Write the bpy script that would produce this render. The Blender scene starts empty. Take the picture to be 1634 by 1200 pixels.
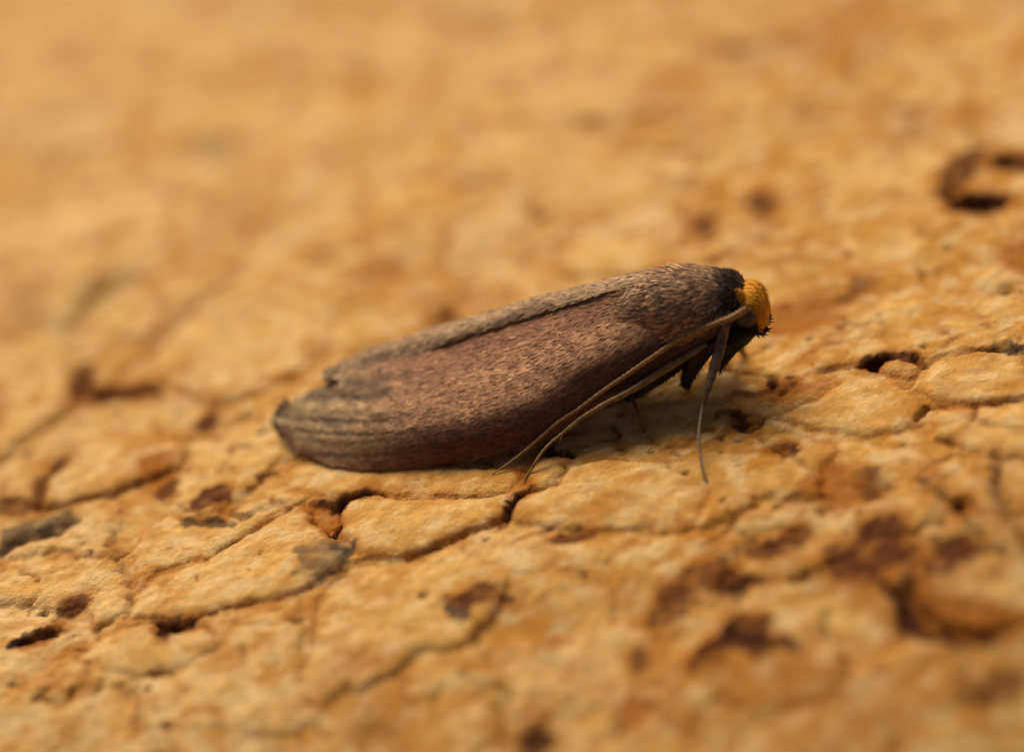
import bpy, math, random
import numpy as np
from mathutils import Vector
from mathutils.bvhtree import BVHTree

random.seed(7)
rng = np.random.default_rng(11)
SC = bpy.context.scene
COL = SC.collection

# ------------------------------------------------------------------ camera (1 unit = 1 mm)
PW, PH = 1634.0, 1200.0
ELEV, ROLL, DIST, SPAN = math.radians(33), math.radians(14), 62.0, 21.0
FWD = np.array([0, math.cos(ELEV), -math.sin(ELEV)])
_r = np.array([1.0, 0, 0]); _u = np.array([0, math.sin(ELEV), math.cos(ELEV)])
RGT = math.cos(ROLL) * _r - math.sin(ROLL) * _u
UPV = math.sin(ROLL) * _r + math.cos(ROLL) * _u
CAM = -FWD * DIST
KPX = SPAN / DIST / PW

def ray(p):
    return FWD + RGT * ((p[0] - PW / 2) * KPX) + UPV * ((PH / 2 - p[1]) * KPX)
def at_z(p, z=0.0):
    d = ray(p); return CAM + d * ((z - CAM[2]) / d[2])
def on_plane(p, o, n):
    d = ray(p); return CAM + d * (np.dot(o - CAM, n) / np.dot(d, n))

cam_data = bpy.data.cameras.new("camera")
cam = bpy.data.objects.new("camera", cam_data); COL.objects.link(cam)
from mathutils import Matrix
M = Matrix(((RGT[0], UPV[0], -FWD[0], CAM[0]), (RGT[1], UPV[1], -FWD[1], CAM[1]),
            (RGT[2], UPV[2], -FWD[2], CAM[2]), (0, 0, 0, 1)))
cam.matrix_world = M
cam_data.sensor_fit = 'HORIZONTAL'; cam_data.sensor_width = 36.0
cam_data.lens = 36.0 * DIST / SPAN
cam_data.clip_start = 1.0; cam_data.clip_end = 2000.0
cam_data.dof.use_dof = True
cam_data.dof.focus_distance = float((at_z((817, 768)) - CAM) @ FWD)
APERTURE = 3.5                                   # lens opening in mm
cam_data.dof.aperture_fstop = cam_data.lens * 0.001 / APERTURE
SC.camera = cam

# ------------------------------------------------------------------ light
SUN_EL, SUN_AZ = math.radians(56), math.radians(-12)        # azimuth from +Y towards +X
SC.world = bpy.data.worlds.new("World"); SC.world.use_nodes = True
wn = SC.world.node_tree; wn.nodes.clear()
sky = wn.nodes.new('ShaderNodeTexSky'); sky.sky_type = 'NISHITA'; sky.sun_disc = False
sky.dust_density = 7.0; sky.ozone_density = 0.3; sky.air_density = 0.7; sky.sun_elevation = SUN_EL; sky.sun_rotation = SUN_AZ
bg = wn.nodes.new('ShaderNodeBackground'); bg.inputs['Strength'].default_value = 0.05
wo = wn.nodes.new('ShaderNodeOutputWorld')
wn.links.new(sky.outputs[0], bg.inputs[0]); wn.links.new(bg.outputs[0], wo.inputs[0])
sl = bpy.data.lights.new("sun", 'SUN'); sl.energy = 3.1; sl.angle = math.radians(42); sl.color = (1.0, 0.94, 0.82)
sun = bpy.data.objects.new("sun", sl); COL.objects.link(sun)
sd = Vector((math.sin(SUN_AZ) * math.cos(SUN_EL), math.cos(SUN_AZ) * math.cos(SUN_EL), math.sin(SUN_EL)))
sun.rotation_euler = sd.to_track_quat('Z', 'Y').to_euler(); sun.location = sd * 60
vs = SC.view_settings
vs.view_transform = 'Standard'; vs.look = 'None'; vs.exposure = 0.0; vs.gamma = 1.0; vs.use_curve_mapping = False
vs.use_white_balance = True; vs.white_balance_temperature = 7600; vs.white_balance_tint = 10.0   # the camera's warm balance
SC.render.engine = 'CYCLES'
SC.cycles.use_denoising = True
SC.cycles.max_bounces = 6

# ------------------------------------------------------------------ helpers
_perm = rng.permutation(4096)
_gx = np.cos(np.linspace(0, 2 * np.pi, 4096, endpoint=False)); _gy = np.sin(np.linspace(0, 2 * np.pi, 4096, endpoint=False))
def noise(x, y, seed=0):
    x = x + seed * 17.31; y = y - seed * 9.77
    xi = np.floor(x).astype(np.int64); yi = np.floor(y).astype(np.int64)
    fx = x - xi; fy = y - yi
    def g(i, j, dx, dy):
        h = _perm[(_perm[(i + seed * 131) & 4095] + j) & 4095]
        return _gx[h] * dx + _gy[h] * dy
    u = fx * fx * fx * (fx * (fx * 6 - 15) + 10); v = fy * fy * fy * (fy * (fy * 6 - 15) + 10)
    a = g(xi, yi, fx, fy) * (1 - u) + g(xi + 1, yi, fx - 1, fy) * u
    b = g(xi, yi + 1, fx, fy - 1) * (1 - u) + g(xi + 1, yi + 1, fx - 1, fy - 1) * u
    return (a * (1 - v) + b * v) * 1.5
def fbm(x, y, seed=0, octv=3):
    s = 0; a = 1.0; t = 0
    for i in range(octv):
        s = s + a * noise(x * 2 ** i, y * 2 ** i, seed + i * 7); t += a; a *= 0.5
    return s / t * 1.3
def sstep(a, b, x):
    t = np.clip((x - a) / (b - a), 0, 1); return t * t * (3 - 2 * t)
def lerp(a, b, t): return a + (b - a) * t

def link(name, me, mat=None, parent=None):
    o = bpy.data.objects.new(name, me); COL.objects.link(o)
    if mat: me.materials.append(mat)
    if parent: o.parent = parent
    return o
def mesh_np(name, V, faces, colors=None, smooth=True):
    """V (n,3); faces (m,k) int array; colors (n,3) linear"""
    me = bpy.data.meshes.new(name)
    V = np.asarray(V, np.float32); faces = np.asarray(faces, np.int32)
    k = faces.shape[1]
    me.vertices.add(len(V)); me.vertices.foreach_set('co', V.ravel())
    me.loops.add(faces.size); me.loops.foreach_set('vertex_index', faces.ravel())
    me.polygons.add(len(faces)); me.polygons.foreach_set('loop_start', np.arange(0, faces.size, k, dtype=np.int32))
    me.update(calc_edges=True)
    if smooth: me.polygons.foreach_set('use_smooth', np.ones(len(faces), bool))
    if colors is not None:
        at = me.color_attributes.new('tint', 'FLOAT_COLOR', 'POINT')
        c4 = np.ones((len(V), 4), np.float32); c4[:, :3] = np.clip(colors, 0, 1)
        at.data.foreach_set('color', c4.ravel())
    me.validate(); me.update()
    return me
def catmull(P, n):
    P = np.asarray(P, float); m = len(P)
    t = np.linspace(0, m - 1, n); i = np.clip(t.astype(int), 0, m - 2); f = (t - i)[:, None] if P.ndim > 1 else t - i
    p0 = P[np.clip(i - 1, 0, m - 1)]; p1 = P[i]; p2 = P[i + 1]; p3 = P[np.clip(i + 2, 0, m - 1)]
    return 0.5 * ((2 * p1) + (-p0 + p2) * f + (2 * p0 - 5 * p1 + 4 * p2 - p3) * f ** 2 + (-p0 + 3 * p1 - 3 * p2 + p3) * f ** 3)
def tube_data(P, Rr, n=40, seg=12, wob=0.0):
    P = catmull(P, n); Rr = catmull(np.asarray(Rr, float), n)
    T = np.gradient(P, axis=0); T /= np.linalg.norm(T, axis=1)[:, None]
    a = np.cross(T, [0.13, 0.21, 0.97]); a /= np.linalg.norm(a, axis=1)[:, None]
    b = np.cross(T, a)
    if wob: Rr = Rr * (1 + wob * np.sin(np.arange(n) * 1.25))
    th = np.linspace(0, 2 * np.pi, seg, endpoint=False)
    V = P[:, None, :] + Rr[:, None, None] * (a[:, None, :] * np.cos(th)[None, :, None] + b[:, None, :] * np.sin(th)[None, :, None])
    V = V.reshape(-1, 3); F = []
    for i in range(n - 1):
        for j in range(seg):
            k = (j + 1) % seg
            F.append((i * seg + j, i * seg + k, (i + 1) * seg + k, (i + 1) * seg + j))
    e0 = len(V); V = np.vstack([V, P[0], P[-1]])
    for j in range(seg):
        k = (j + 1) % seg
        F.append((e0, e0, k, j)); F.append((e0 + 1, e0 + 1, (n - 1) * seg + j, (n - 1) * seg + k))
    return V, F, P, T
def tube(name, P, Rr, mat, parent, n=40, seg=12, wob=0.0):
    V, F, _, _ = tube_data(P, Rr, n, seg, wob)
    me = bpy.data.meshes.new(name)
    me.from_pydata([tuple(v) for v in V], [], [tuple(dict.fromkeys(f)) for f in F])
    me.polygons.foreach_set('use_smooth', np.ones(len(me.polygons), bool)); me.update()
    return link(name, me, mat, parent)
def blades(name, P, Dv, Nv, L, Wd, lift, C, mat, parent, cup=0.0):
    """small pointed scales: root P, along Dv, surface normal Nv"""
    Dv = Dv / np.linalg.norm(Dv, axis=1)[:, None]
    S = np.cross(Nv, Dv); S /= (np.linalg.norm(S, axis=1)[:, None] + 1e-9)
    L = L[:, None]; Wd = Wd[:, None]; lift = lift[:, None]
    r1 = P - S * Wd * 0.25; r2 = P + S * Wd * 0.25
    m = P + Dv * L * 0.6 + Nv * (lift * 0.55)
    m1 = m - S * Wd * 0.5; m2 = m + S * Wd * 0.5
    t = P + Dv * L + Nv * lift
    t1 = t - S * Wd * 0.22; t2 = t + S * Wd * 0.22
    n = len(P)
    V = np.stack([r1, r2, m1, m2, t1, t2], 1).reshape(-1, 3)
    b = np.arange(n)[:, None] * 6
    F = np.concatenate([b + np.array([[0, 1, 3, 2]]), b + np.array([[2, 3, 5, 4]])], 0)
    CC = np.repeat(C, 6, axis=0)
    o = link(name, mesh_np(name, V, F, CC, True), mat, parent)
    o['kind'] = 'stuff'
    return o

def nodes(mat):
    mat.use_nodes = True; nt = mat.node_tree; nt.nodes.clear()
    out = nt.nodes.new('ShaderNodeOutputMaterial'); b = nt.nodes.new('ShaderNodeBsdfPrincipled')
    nt.links.new(b.outputs[0], out.inputs[0]); return nt, b
def tinted(name, rough=0.6, spec=0.3, noise_scale=8.0, var=0.3, bump=0.0, bump_scale=40.0, sheen=0.0, trans=0.0):
    m = bpy.data.materials.new(name); nt, b = nodes(m)
    at = nt.nodes.new('ShaderNodeAttribute'); at.attribute_name = 'tint'
    tc = nt.nodes.new('ShaderNodeTexCoord'); nz = nt.nodes.new('ShaderNodeTexNoise')
    nz.inputs['Scale'].default_value = noise_scale; nz.inputs['Detail'].default_value = 4
    nt.links.new(tc.outputs['Object'], nz.inputs['Vector'])
    mr = nt.nodes.new('ShaderNodeMapRange'); mr.inputs[1].default_value = 0.25; mr.inputs[2].default_value = 0.75
    mr.inputs[3].default_value = 1 - var; mr.inputs[4].default_value = 1 + var
    nt.links.new(nz.outputs[0], mr.inputs[0])
    vm = nt.nodes.new('ShaderNodeVectorMath'); vm.operation = 'SCALE'
    nt.links.new(at.outputs['Color'], vm.inputs[0]); nt.links.new(mr.outputs[0], vm.inputs['Scale'])
    nt.links.new(vm.outputs[0], b.inputs['Base Color'])
    b.inputs['Roughness'].default_value = rough; b.inputs['Specular IOR Level'].default_value = spec
    if sheen: b.inputs['Sheen Weight'].default_value = sheen
    if bump:
        n2 = nt.nodes.new('ShaderNodeTexNoise'); n2.inputs['Scale'].default_value = bump_scale; n2.inputs['Detail'].default_value = 3
        nt.links.new(tc.outputs['Object'], n2.inputs['Vector'])
        bp = nt.nodes.new('ShaderNodeBump'); bp.inputs['Strength'].default_value = 1.0; bp.inputs['Distance'].default_value = bump
        nt.links.new(n2.outputs[0], bp.inputs['Height']); nt.links.new(bp.outputs[0], b.inputs['Normal'])
    return m, nt, b
def plain(name, col, rough=0.5, spec=0.3, var=0.35, scale=12.0, bump=0.004):
    m = bpy.data.materials.new(name); nt, b = nodes(m)
    tc = nt.nodes.new('ShaderNodeTexCoord'); nz = nt.nodes.new('ShaderNodeTexNoise')
    nz.inputs['Scale'].default_value = scale; nz.inputs['Detail'].default_value = 4
    nt.links.new(tc.outputs['Object'], nz.inputs['Vector'])
    rp = nt.nodes.new('ShaderNodeValToRGB')
    c = np.array(col)
    rp.color_ramp.elements[0].position = 0.3; rp.color_ramp.elements[0].color = (*(c * (1 - var)), 1)
    rp.color_ramp.elements[1].position = 0.7; rp.color_ramp.elements[1].color = (*np.clip(c * (1 + var), 0, 1), 1)
    nt.links.new(nz.outputs[0], rp.inputs[0]); nt.links.new(rp.outputs[0], b.inputs['Base Color'])
    b.inputs['Roughness'].default_value = rough; b.inputs['Specular IOR Level'].default_value = spec
    bp = nt.nodes.new('ShaderNodeBump'); bp.inputs['Strength'].default_value = 1; bp.inputs['Distance'].default_value = bump
    nt.links.new(nz.outputs[0], bp.inputs['Height']); nt.links.new(bp.outputs[0], b.inputs['Normal'])
    return m

# ------------------------------------------------------------------ cork board: the relief as one height field, cut into granules
def axis(parts):
    out = [parts[0][0]]
    for a, b, s in parts:
        n = max(1, int(round((b - a) / s))); out += list(np.linspace(a, b, n + 1)[1:])
    return np.array(out)
xs = axis([(-26, -13, 0.3), (-13, 15, 0.058), (15, 28, 0.3)])
ys = axis([(-22, -17, 0.25), (-17, -9, 0.09), (-9, 2.5, 0.052), (2.5, 9, 0.085), (9, 26, 0.16), (26, 36, 0.35)])
GX, GY = np.meshgrid(xs, ys)
NY, NX = GX.shape
# irregular outlines: warp the plane before looking for the nearest grain
WX = GX + 0.34 * fbm(GX / 1.1, GY / 1.1, 3, 3) + 0.09 * noise(GX / 0.25, GY / 0.25, 5)
WY = GY + 0.34 * fbm(GX / 1.1, GY / 1.1, 4, 3) + 0.09 * noise(GX / 0.25, GY / 0.25, 6)
# grains of mixed size thrown at random without overlap
seeds = []
def throw(rad_lo, rad_hi, tries, gap):
    for _ in range(tries):
        x = rng.uniform(-27, 29); y = rng.uniform(-23, 37); r = rng.uniform(rad_lo, rad_hi)
        if seeds:
            S = np.array(seeds)
            d = np.hypot((S[:, 0] - x) / 1.35, S[:, 1] - y)
            if np.any(d < (S[:, 2] + r) * gap): continue
        seeds.append((x, y, r))
throw(1.1, 1.5, 700, 0.95); throw(0.65, 1.0, 2500, 0.95); throw(0.35, 0.55, 3500, 0.95)
S = np.array(seeds)
F1 = np.full(GX.shape, 1e9); F2 = np.full(GX.shape, 1e9); ID = np.zeros(GX.shape, np.int32)
ang = rng.normal(0.1, 0.35, len(S)); elong = rng.uniform(1.0, 1.75, len(S))
for i, (sx, sy, sr) in enumerate(S):
    ix0, ix1 = np.searchsorted(xs, [sx - 5.5, sx + 5.5]); iy0, iy1 = np.searchsorted(ys, [sy - 5.0, sy + 5.0])
    if ix1 <= ix0 or iy1 <= iy0: continue
    sl_ = (slice(iy0, iy1), slice(ix0, ix1))
    dx = WX[sl_] - sx; dy = WY[sl_] - sy
    ca, sa = math.cos(ang[i]), math.sin(ang[i]); e = math.sqrt(elong[i])
    d = np.hypot((dx * ca + dy * sa) / e, (-dx * sa + dy * ca) * e) - sr
    f1 = F1[sl_]; f2 = F2[sl_]
    c = d < f1
    F2[sl_] = np.where(c, f1, np.minimum(f2, d)); ID[sl_] = np.where(c, i, ID[sl_]); F1[sl_] = np.where(c, d, f1)
B = np.clip((F2 - F1) * 0.5, 0, 3)

def bend(y): return -0.022 * np.maximum(0, -(y + 4.2)) ** 2          # downward curve added so the foreground catches less light
def on_board(p):
    z = 0.0
    for _ in range(8): z = float(bend(at_z(p, z)[1]))
    return at_z(p, z)
def poly_sdf(pts, closed=True, pad=1.5, warp=True):
    """signed distance (mm) on the board of an outline traced in the photograph; returns window and values"""
    G = np.array([on_board(p)[:2] for p in pts])
    lo = G.min(0) - pad; hi = G.max(0) + pad
    ix0, ix1 = np.searchsorted(xs, [lo[0], hi[0]]); iy0, iy1 = np.searchsorted(ys, [lo[1], hi[1]])
    w = (slice(iy0, iy1), slice(ix0, ix1))
    X = GX[w]; Y = GY[w]
    if warp:
        X = X + 0.05 * noise(GX[w] / 0.3, GY[w] / 0.3, 21) + 0.025 * noise(GX[w] / 0.12, GY[w] / 0.12, 23)
        Y = Y + 0.05 * noise(GX[w] / 0.3, GY[w] / 0.3, 22) + 0.025 * noise(GX[w] / 0.12, GY[w] / 0.12, 24)
    dmin = np.full(X.shape, 1e9); ins = np.zeros(X.shape, bool)
    m = len(G)
    for k in range(m if closed else m - 1):
        a = G[k]; b = G[(k + 1) % m]; ab = b - a
        t = np.clip(((X - a[0]) * ab[0] + (Y - a[1]) * ab[1]) / (ab @ ab + 1e-12), 0, 1)
        dmin = np.minimum(dmin, np.hypot(X - a[0] - ab[0] * t, Y - a[1] - ab[1] * t))
        if closed:
            cond = ((a[1] > Y) != (b[1] > Y)); xi = a[0] + (Y - a[1]) / (b[1] - a[1] + 1e-12) * ab[0]
            ins ^= cond & (X < xi)
    return w, (np.where(ins, -dmin, dmin) if closed else dmin)

# grains whose outline can be followed in the photograph: outline, lift, tone (0 pale .. 1 orange), tilt x, tilt y
TRACED = [
 ([(208,987),(213,950),(250,915),(325,892),(362,871),(417,837),(462,808),(483,800),(500,829),(533,856),(560,873),(558,885),(542,908),(508,927),(479,950),(417,962),(358,971),(320,985),(250,987)], .05, .33, .0, -.01),
 ([(540,813),(558,799),(600,790),(653,797),(730,797),(807,790),(818,801),(812,822),(803,832),(745,851),(699,872),(653,890),(615,891),(577,890),(558,874),(542,851)], .07, .70, -.01, .02),
 ([(495,786),(540,794),(575,788),(600,786),(660,792),(740,793),(812,786),(832,765),(836,750),(780,748),(700,738),(600,742),(500,730),(440,750),(450,775)], .03, .50, 0, .0),
 ([(826,803),(840,792),(888,779),(905,750),(960,735),(1060,740),(1130,790),(1110,835),(1000,850),(890,848),(818,838),(812,826)], .06, .28, .0, .02),
 ([(843,745),(862,722),(905,716),(915,728),(903,752),(885,775),(845,787),(836,770)], .07, .60, 0, 0),
 ([(0,885),(0,858),(42,834),(112,824),(119,836),(98,856),(50,866)], .12, .2, 0, 0),
 ([(62,795),(75,765),(120,722),(180,690),(240,690),(300,712),(290,745),(215,775),(150,800),(70,815)], .08, .12, 0, 0),
 ([(150,1045),(160,1022),(190,1004),(245,992),(253,1012),(290,1012),(330,998),(350,1030),(300,1065),(220,1085),(160,1070)], .06, .30, 0, 0),
 ([(1400,590),(1412,576),(1440,572),(1470,580),(1472,592),(1450,605),(1405,598)], .07, .22, 0, 0),
 ([(1480,580),(1560,558),(1600,562),(1634,560),(1660,640),(1560,645),(1490,640),(1450,620),(1462,600)], .08, .35, 0, 0),
 ([(1270,560),(1330,545),(1420,535),(1420,560),(1398,574),(1375,585),(1365,580),(1300,590)], .04, .42, 0, 0),
 ([(1300,640),(1360,600),(1400,605),(1450,620),(1480,645),(1470,680),(1380,700),(1290,690),(1230,670)], .05, .30, 0, 0),
 ([(1480,670),(1500,652),(1560,650),(1640,645),(1700,700),(1640,740),(1570,730),(1490,700)], .05, .30, 0, 0),
 ([(880,400),(980,375),(1065,390),(1070,425),(1020,440),(900,440)], .04, .35, 0, 0),
 ([(210,880),(222,850),(270,815),(300,830),(372,832),(405,815),(462,800),(420,830),(360,868),(320,888),(250,910),(214,945)], .03, .42, 0, 0),
 ([(390,430),(300,500),(240,560),(250,610),(340,640),(430,620),(520,560),(540,500),(500,450)], .05, .25, 0, 0),
 ([(0,600),(60,590),(125,600),(130,640),(70,690),(0,740)], .05, .2, 0, 0),
]
nS = len(S)
for k, (pts, *_q) in enumerate(TRACED):
    w, sd_ = poly_sdf(pts)
    ID[w] = np.where(sd_ < 0, nS + k, ID[w])
    near = np.abs(sd_)
    B[w] = np.where(sd_ < 0, near, np.minimum(B[w], near))
NG = nS + len(TRACED)

off = rng.normal(0, 0.026, NG); tx = rng.normal(0, 0.035, NG); ty = rng.normal(0, 0.035, NG); tone = np.clip(rng.beta(1.6, 2.4, NG), 0, 1)
dome = rng.uniform(0.0, 0.07, NG); wrk = rng.random(NG) ** 2; cream = rng.random(NG)
cx = np.zeros(NG); cy = np.zeros(NG)
cnt = np.maximum(np.bincount(ID.ravel(), minlength=NG), 1)
cx = np.bincount(ID.ravel(), GX.ravel(), NG) / cnt; cy = np.bincount(ID.ravel(), GY.ravel(), NG) / cnt
for k, (pts, lf, tn, a, b) in enumerate(TRACED):
    off[nS + k] = lf; tone[nS + k] = tn; tx[nS + k] = a; ty[nS + k] = b; dome[nS + k] = 0.06; wrk[nS + k] = 0.1; cream[nS + k] = 0.4
flat_moth = np.exp(-(((GX - 0.5) / 6) ** 2 + ((GY + 1.6) / 2.6) ** 2) ** 2)       # grains under the insect lie level
edge = sstep(0.0, 0.16, B)
Hh = 0.13 * fbm(GX / 6.5, GY / 6.5, 40, 2) * (1 - 0.6 * flat_moth)
lev = off[ID] + (tx[ID] * (GX - cx[ID]) + ty[ID] * (GY - cy[ID]))
Hh += lev * (0.35 + 0.65 * edge) * (1 - 0.5 * flat_moth)
Hh += dome[ID] * (1 - np.exp(-B / 0.20)) - 0.03
openn = sstep(0.30, 0.85, fbm(GX / 1.5, GY / 1.5, 50, 3) + 0.10)       # most joints are pressed shut, a few gape
Hh -= (0.015 + 0.18 * openn ** 2) * np.exp(-(B / (0.032 + 0.035 * openn)) ** 2)
Hh += 0.030 * fbm(GX / 1.0, GY / 0.8, 60, 3) + 0.009 * noise(GX / 0.2, GY / 0.2, 66) + 0.006 * noise(GX / 0.11, GY / 0.11, 67)
# crumbly zones: torn flakes with small ledges
crum = sstep(0.05, 0.5, fbm(GX / 2.4, GY / 2.0, 71, 2) + 0.5 * (wrk[ID] - 0.3)) * np.where(ID >= nS, 0.15, 1.0)
lx = fbm((GX * .95 + GY * .3) / 0.9, (GY * .95 - GX * .3) / 0.42, 70, 3)
led = (lx * 5) - np.floor(lx * 5)
Hh += crum * 0.022 * (sstep(0.0, 0.75, led) - sstep(0.85, 1.0, led)) * sstep(0.0, 0.2, B)
Hh -= crum * 0.03 * sstep(0.35, 0.7, noise(GX / 0.28, GY / 0.24, 73))

def cells(spx, spy, seed, jx=0.9):
    """nearest and second nearest point of a jittered lattice, with the id of the nearest"""
    wx = GX + 0.12 * fbm(GX / 0.4, GY / 0.4, seed + 1, 3); wy = GY + 0.12 * fbm(GX / 0.4, GY / 0.4, seed + 2, 3)
    u = wx / spx; v = wy / spy; ui = np.floor(u).astype(np.int64); vi = np.floor(v).astype(np.int64)
    f1 = np.full(GX.shape, 9.0); f2 = np.full(GX.shape, 9.0); hid = np.zeros(GX.shape, np.int64)
    for a in (-1, 0, 1):
        for b in (-1, 0, 1):
            h = _perm[(_perm[(ui + a + seed * 37) & 4095] + vi + b) & 4095]; h2 = _perm[(h + 77) & 4095]
            d = np.hypot(u - (ui + a + 0.5 + jx * (h / 4096 - .5)), v - (vi + b + 0.5 + jx * (h2 / 4096 - .5)))
            c = d < f1; f2 = np.where(c, f1, np.minimum(f2, d)); hid = np.where(c, h, hid); f1 = np.where(c, d, f1)
    return f1, f2, hid
c1a, c1b, c1h = cells(0.85, 0.62, 5)
b1 = (c1b - c1a) * 0.5 * 0.7
on1 = sstep(0.02, 0.42, fbm(GX / 1.6, GY / 1.3, 150, 3)); br1 = sstep(-0.1, 0.35, fbm(GX / 0.5, GY / 0.5, 152, 2))
plainf = np.zeros(NG); plainf[nS:] = 0.85; plainf[nS + 5] = 0.3
PL = 1 - plainf[ID] * sstep(0.0, 0.12, B)
on1 = on1 * PL
j1 = np.exp(-(b1 / 0.035) ** 2) * on1 * br1
Hh -= 0.08 * j1
Hh += on1 * (c1h / 4096 - .5) * 0.035 * sstep(0, 0.05, b1)
c2a, c2b, c2h = cells(0.34, 0.30, 9)
pit_zone = sstep(0.0, 0.55, fbm(GX / 2.2, GY / 1.8, 155, 3) + 0.1)
pit = (c2h % 97 < 9) * sstep(0.30, 0.16, c2a + 0.10 * noise(GX / 0.12, GY / 0.12, 156)) * sstep(0.15, 0.5, pit_zone)
pit = pit * PL
Hh -= 0.06 * pit
c3a, c3b, c3h = cells(0.17, 0.15, 13)
Hh += 0.011 * (0.5 - c3a) * (0.4 + 0.6 * sstep(-0.3, 0.4, fbm(GX / 1.4, GY / 1.4, 158, 2)))     # fine cell texture of cork
Hh -= 0.03 * (c3h % 89 < 4) * sstep(0.35, 0.15, c3a)

# colours (cork reflectance, plus a light falloff painted into the grain tone)
pale = np.array([0.68, 0.44, 0.20]); tan = np.array([0.61, 0.36, 0.130]); orng = np.array([0.50, 0.235, 0.055]); crm = np.array([0.72, 0.52, 0.29])
T_ = np.clip(0.8 * tone[ID] + 0.08 + 0.16 * sstep(-3, 9, GX - 0.35 * (GY + 3)) - 0.16 * sstep(3, -9, GX - 0.35 * (GY + 3)) + 0.6 * fbm(GX / 1.5, GY / 1.1, 80, 3), 0, 1)[..., None]  # tone shifts paler to the left, deeper to the right, copying light falloff
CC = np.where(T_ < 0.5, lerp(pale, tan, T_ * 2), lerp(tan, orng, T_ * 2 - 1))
CC = lerp(CC, crm, (sstep(0.78, 1.0, cream[ID]) * 0.6)[..., None])
CC = lerp(CC, crm, (0.6 * sstep(0.2, 0.6, fbm(GX / 0.9, GY / 0.7, 88, 3)))[..., None])
CC = CC * (1 + 0.16 * fbm(GX / 0.35, GY / 0.3, 82, 3))[..., None]
jn = fbm(GX / 1.0, GY / 1.0, 84, 3)
st = np.exp(-B / 0.14) * sstep(-0.3, 0.35, jn)
CC = lerp(CC, np.array([0.42, 0.155, 0.028]), (0.85 * st)[..., None])
mott = fbm(GX / 0.55, GY / 0.42, 93, 4)
CC = lerp(CC, np.array([0.47, 0.215, 0.050]), (0.80 * sstep(0.05, 0.42, mott) * sstep(-0.5, 0.3, fbm(GX / 2.6, GY / 2.2, 94, 2)))[..., None])
CC = lerp(CC, np.array([0.70, 0.50, 0.28]), (0.70 * sstep(0.05, 0.42, -mott))[..., None])
rv_ = 1 - np.abs(fbm(GX / 1.1 + 0.3 * mott, GY / 0.8, 98, 3)) * 6
CC = lerp(CC, np.array([0.36, 0.140, 0.030]), (0.55 * np.clip(rv_, 0, 1) ** 1.5 * sstep(0.0, 0.5, fbm(GX / 1.8, GY / 1.5, 99, 2)))[..., None])
CC = lerp(CC, np.array([0.42, 0.165, 0.032]), (0.70 * np.exp(-(b1 / 0.085) ** 2) * on1 * sstep(-0.3, 0.3, fbm(GX / 0.7, GY / 0.7, 159, 2)))[..., None])
CC = lerp(CC, np.array([0.12, 0.035, 0.011]), np.clip(0.85 * j1, 0, 1)[..., None])
CC = CC * (1 + 0.20 * (c1h / 4096 - .5) * sstep(-0.1, 0.5, fbm(GX / 2.0, GY / 1.6, 160, 2)))[..., None]
CC = lerp(CC, np.array([0.13, 0.040, 0.013]), (0.9 * pit)[..., None])
patch = sstep(0.22, 0.60, fbm(GX / 1.9, GY / 1.3, 86, 3))
CC = lerp(CC, np.array([0.47, 0.205, 0.045]), (0.65 * patch)[..., None])
cr2 = crum * sstep(0.0, 0.5, lx + 0.2 * noise(GX / 0.2, GY / 0.2, 89))
CC = lerp(CC, np.array([0.44, 0.185, 0.042]), (0.55 * cr2)[..., None])
spk = sstep(0.62, 0.78, noise(GX / 0.26, GY / 0.22, 90)) * sstep(0.05, 0.45, fbm(GX / 2.5, GY / 2.5, 92, 2))
CC = lerp(CC, np.array([0.19, 0.055, 0.018]), (0.75 * spk)[..., None]); Hh -= 0.06 * spk
tr_ = np.zeros(NG); tr_[nS:] = 1
CC = lerp(CC, np.array([0.38, 0.135, 0.026]), (0.75 * tr_[ID] * np.exp(-(B / 0.07) ** 2) * np.clip(0.6 + 1.2 * jn, 0, 1))[..., None])
dk = np.exp(-(B / 0.045) ** 2) * np.maximum(openn ** 1.5, 0.5 * sstep(0.25, 0.6, jn))
CC = lerp(CC, np.array([0.13, 0.038, 0.012]), (0.85 * dk)[..., None])

MAROON = (0.042, 0.010, 0.006); BROWN = (0.090, 0.024, 0.010); RUST = (0.36, 0.125, 0.022); GREY = (0.13, 0.085, 0.055); SLATE = (0.05, 0.033, 0.026)
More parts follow.
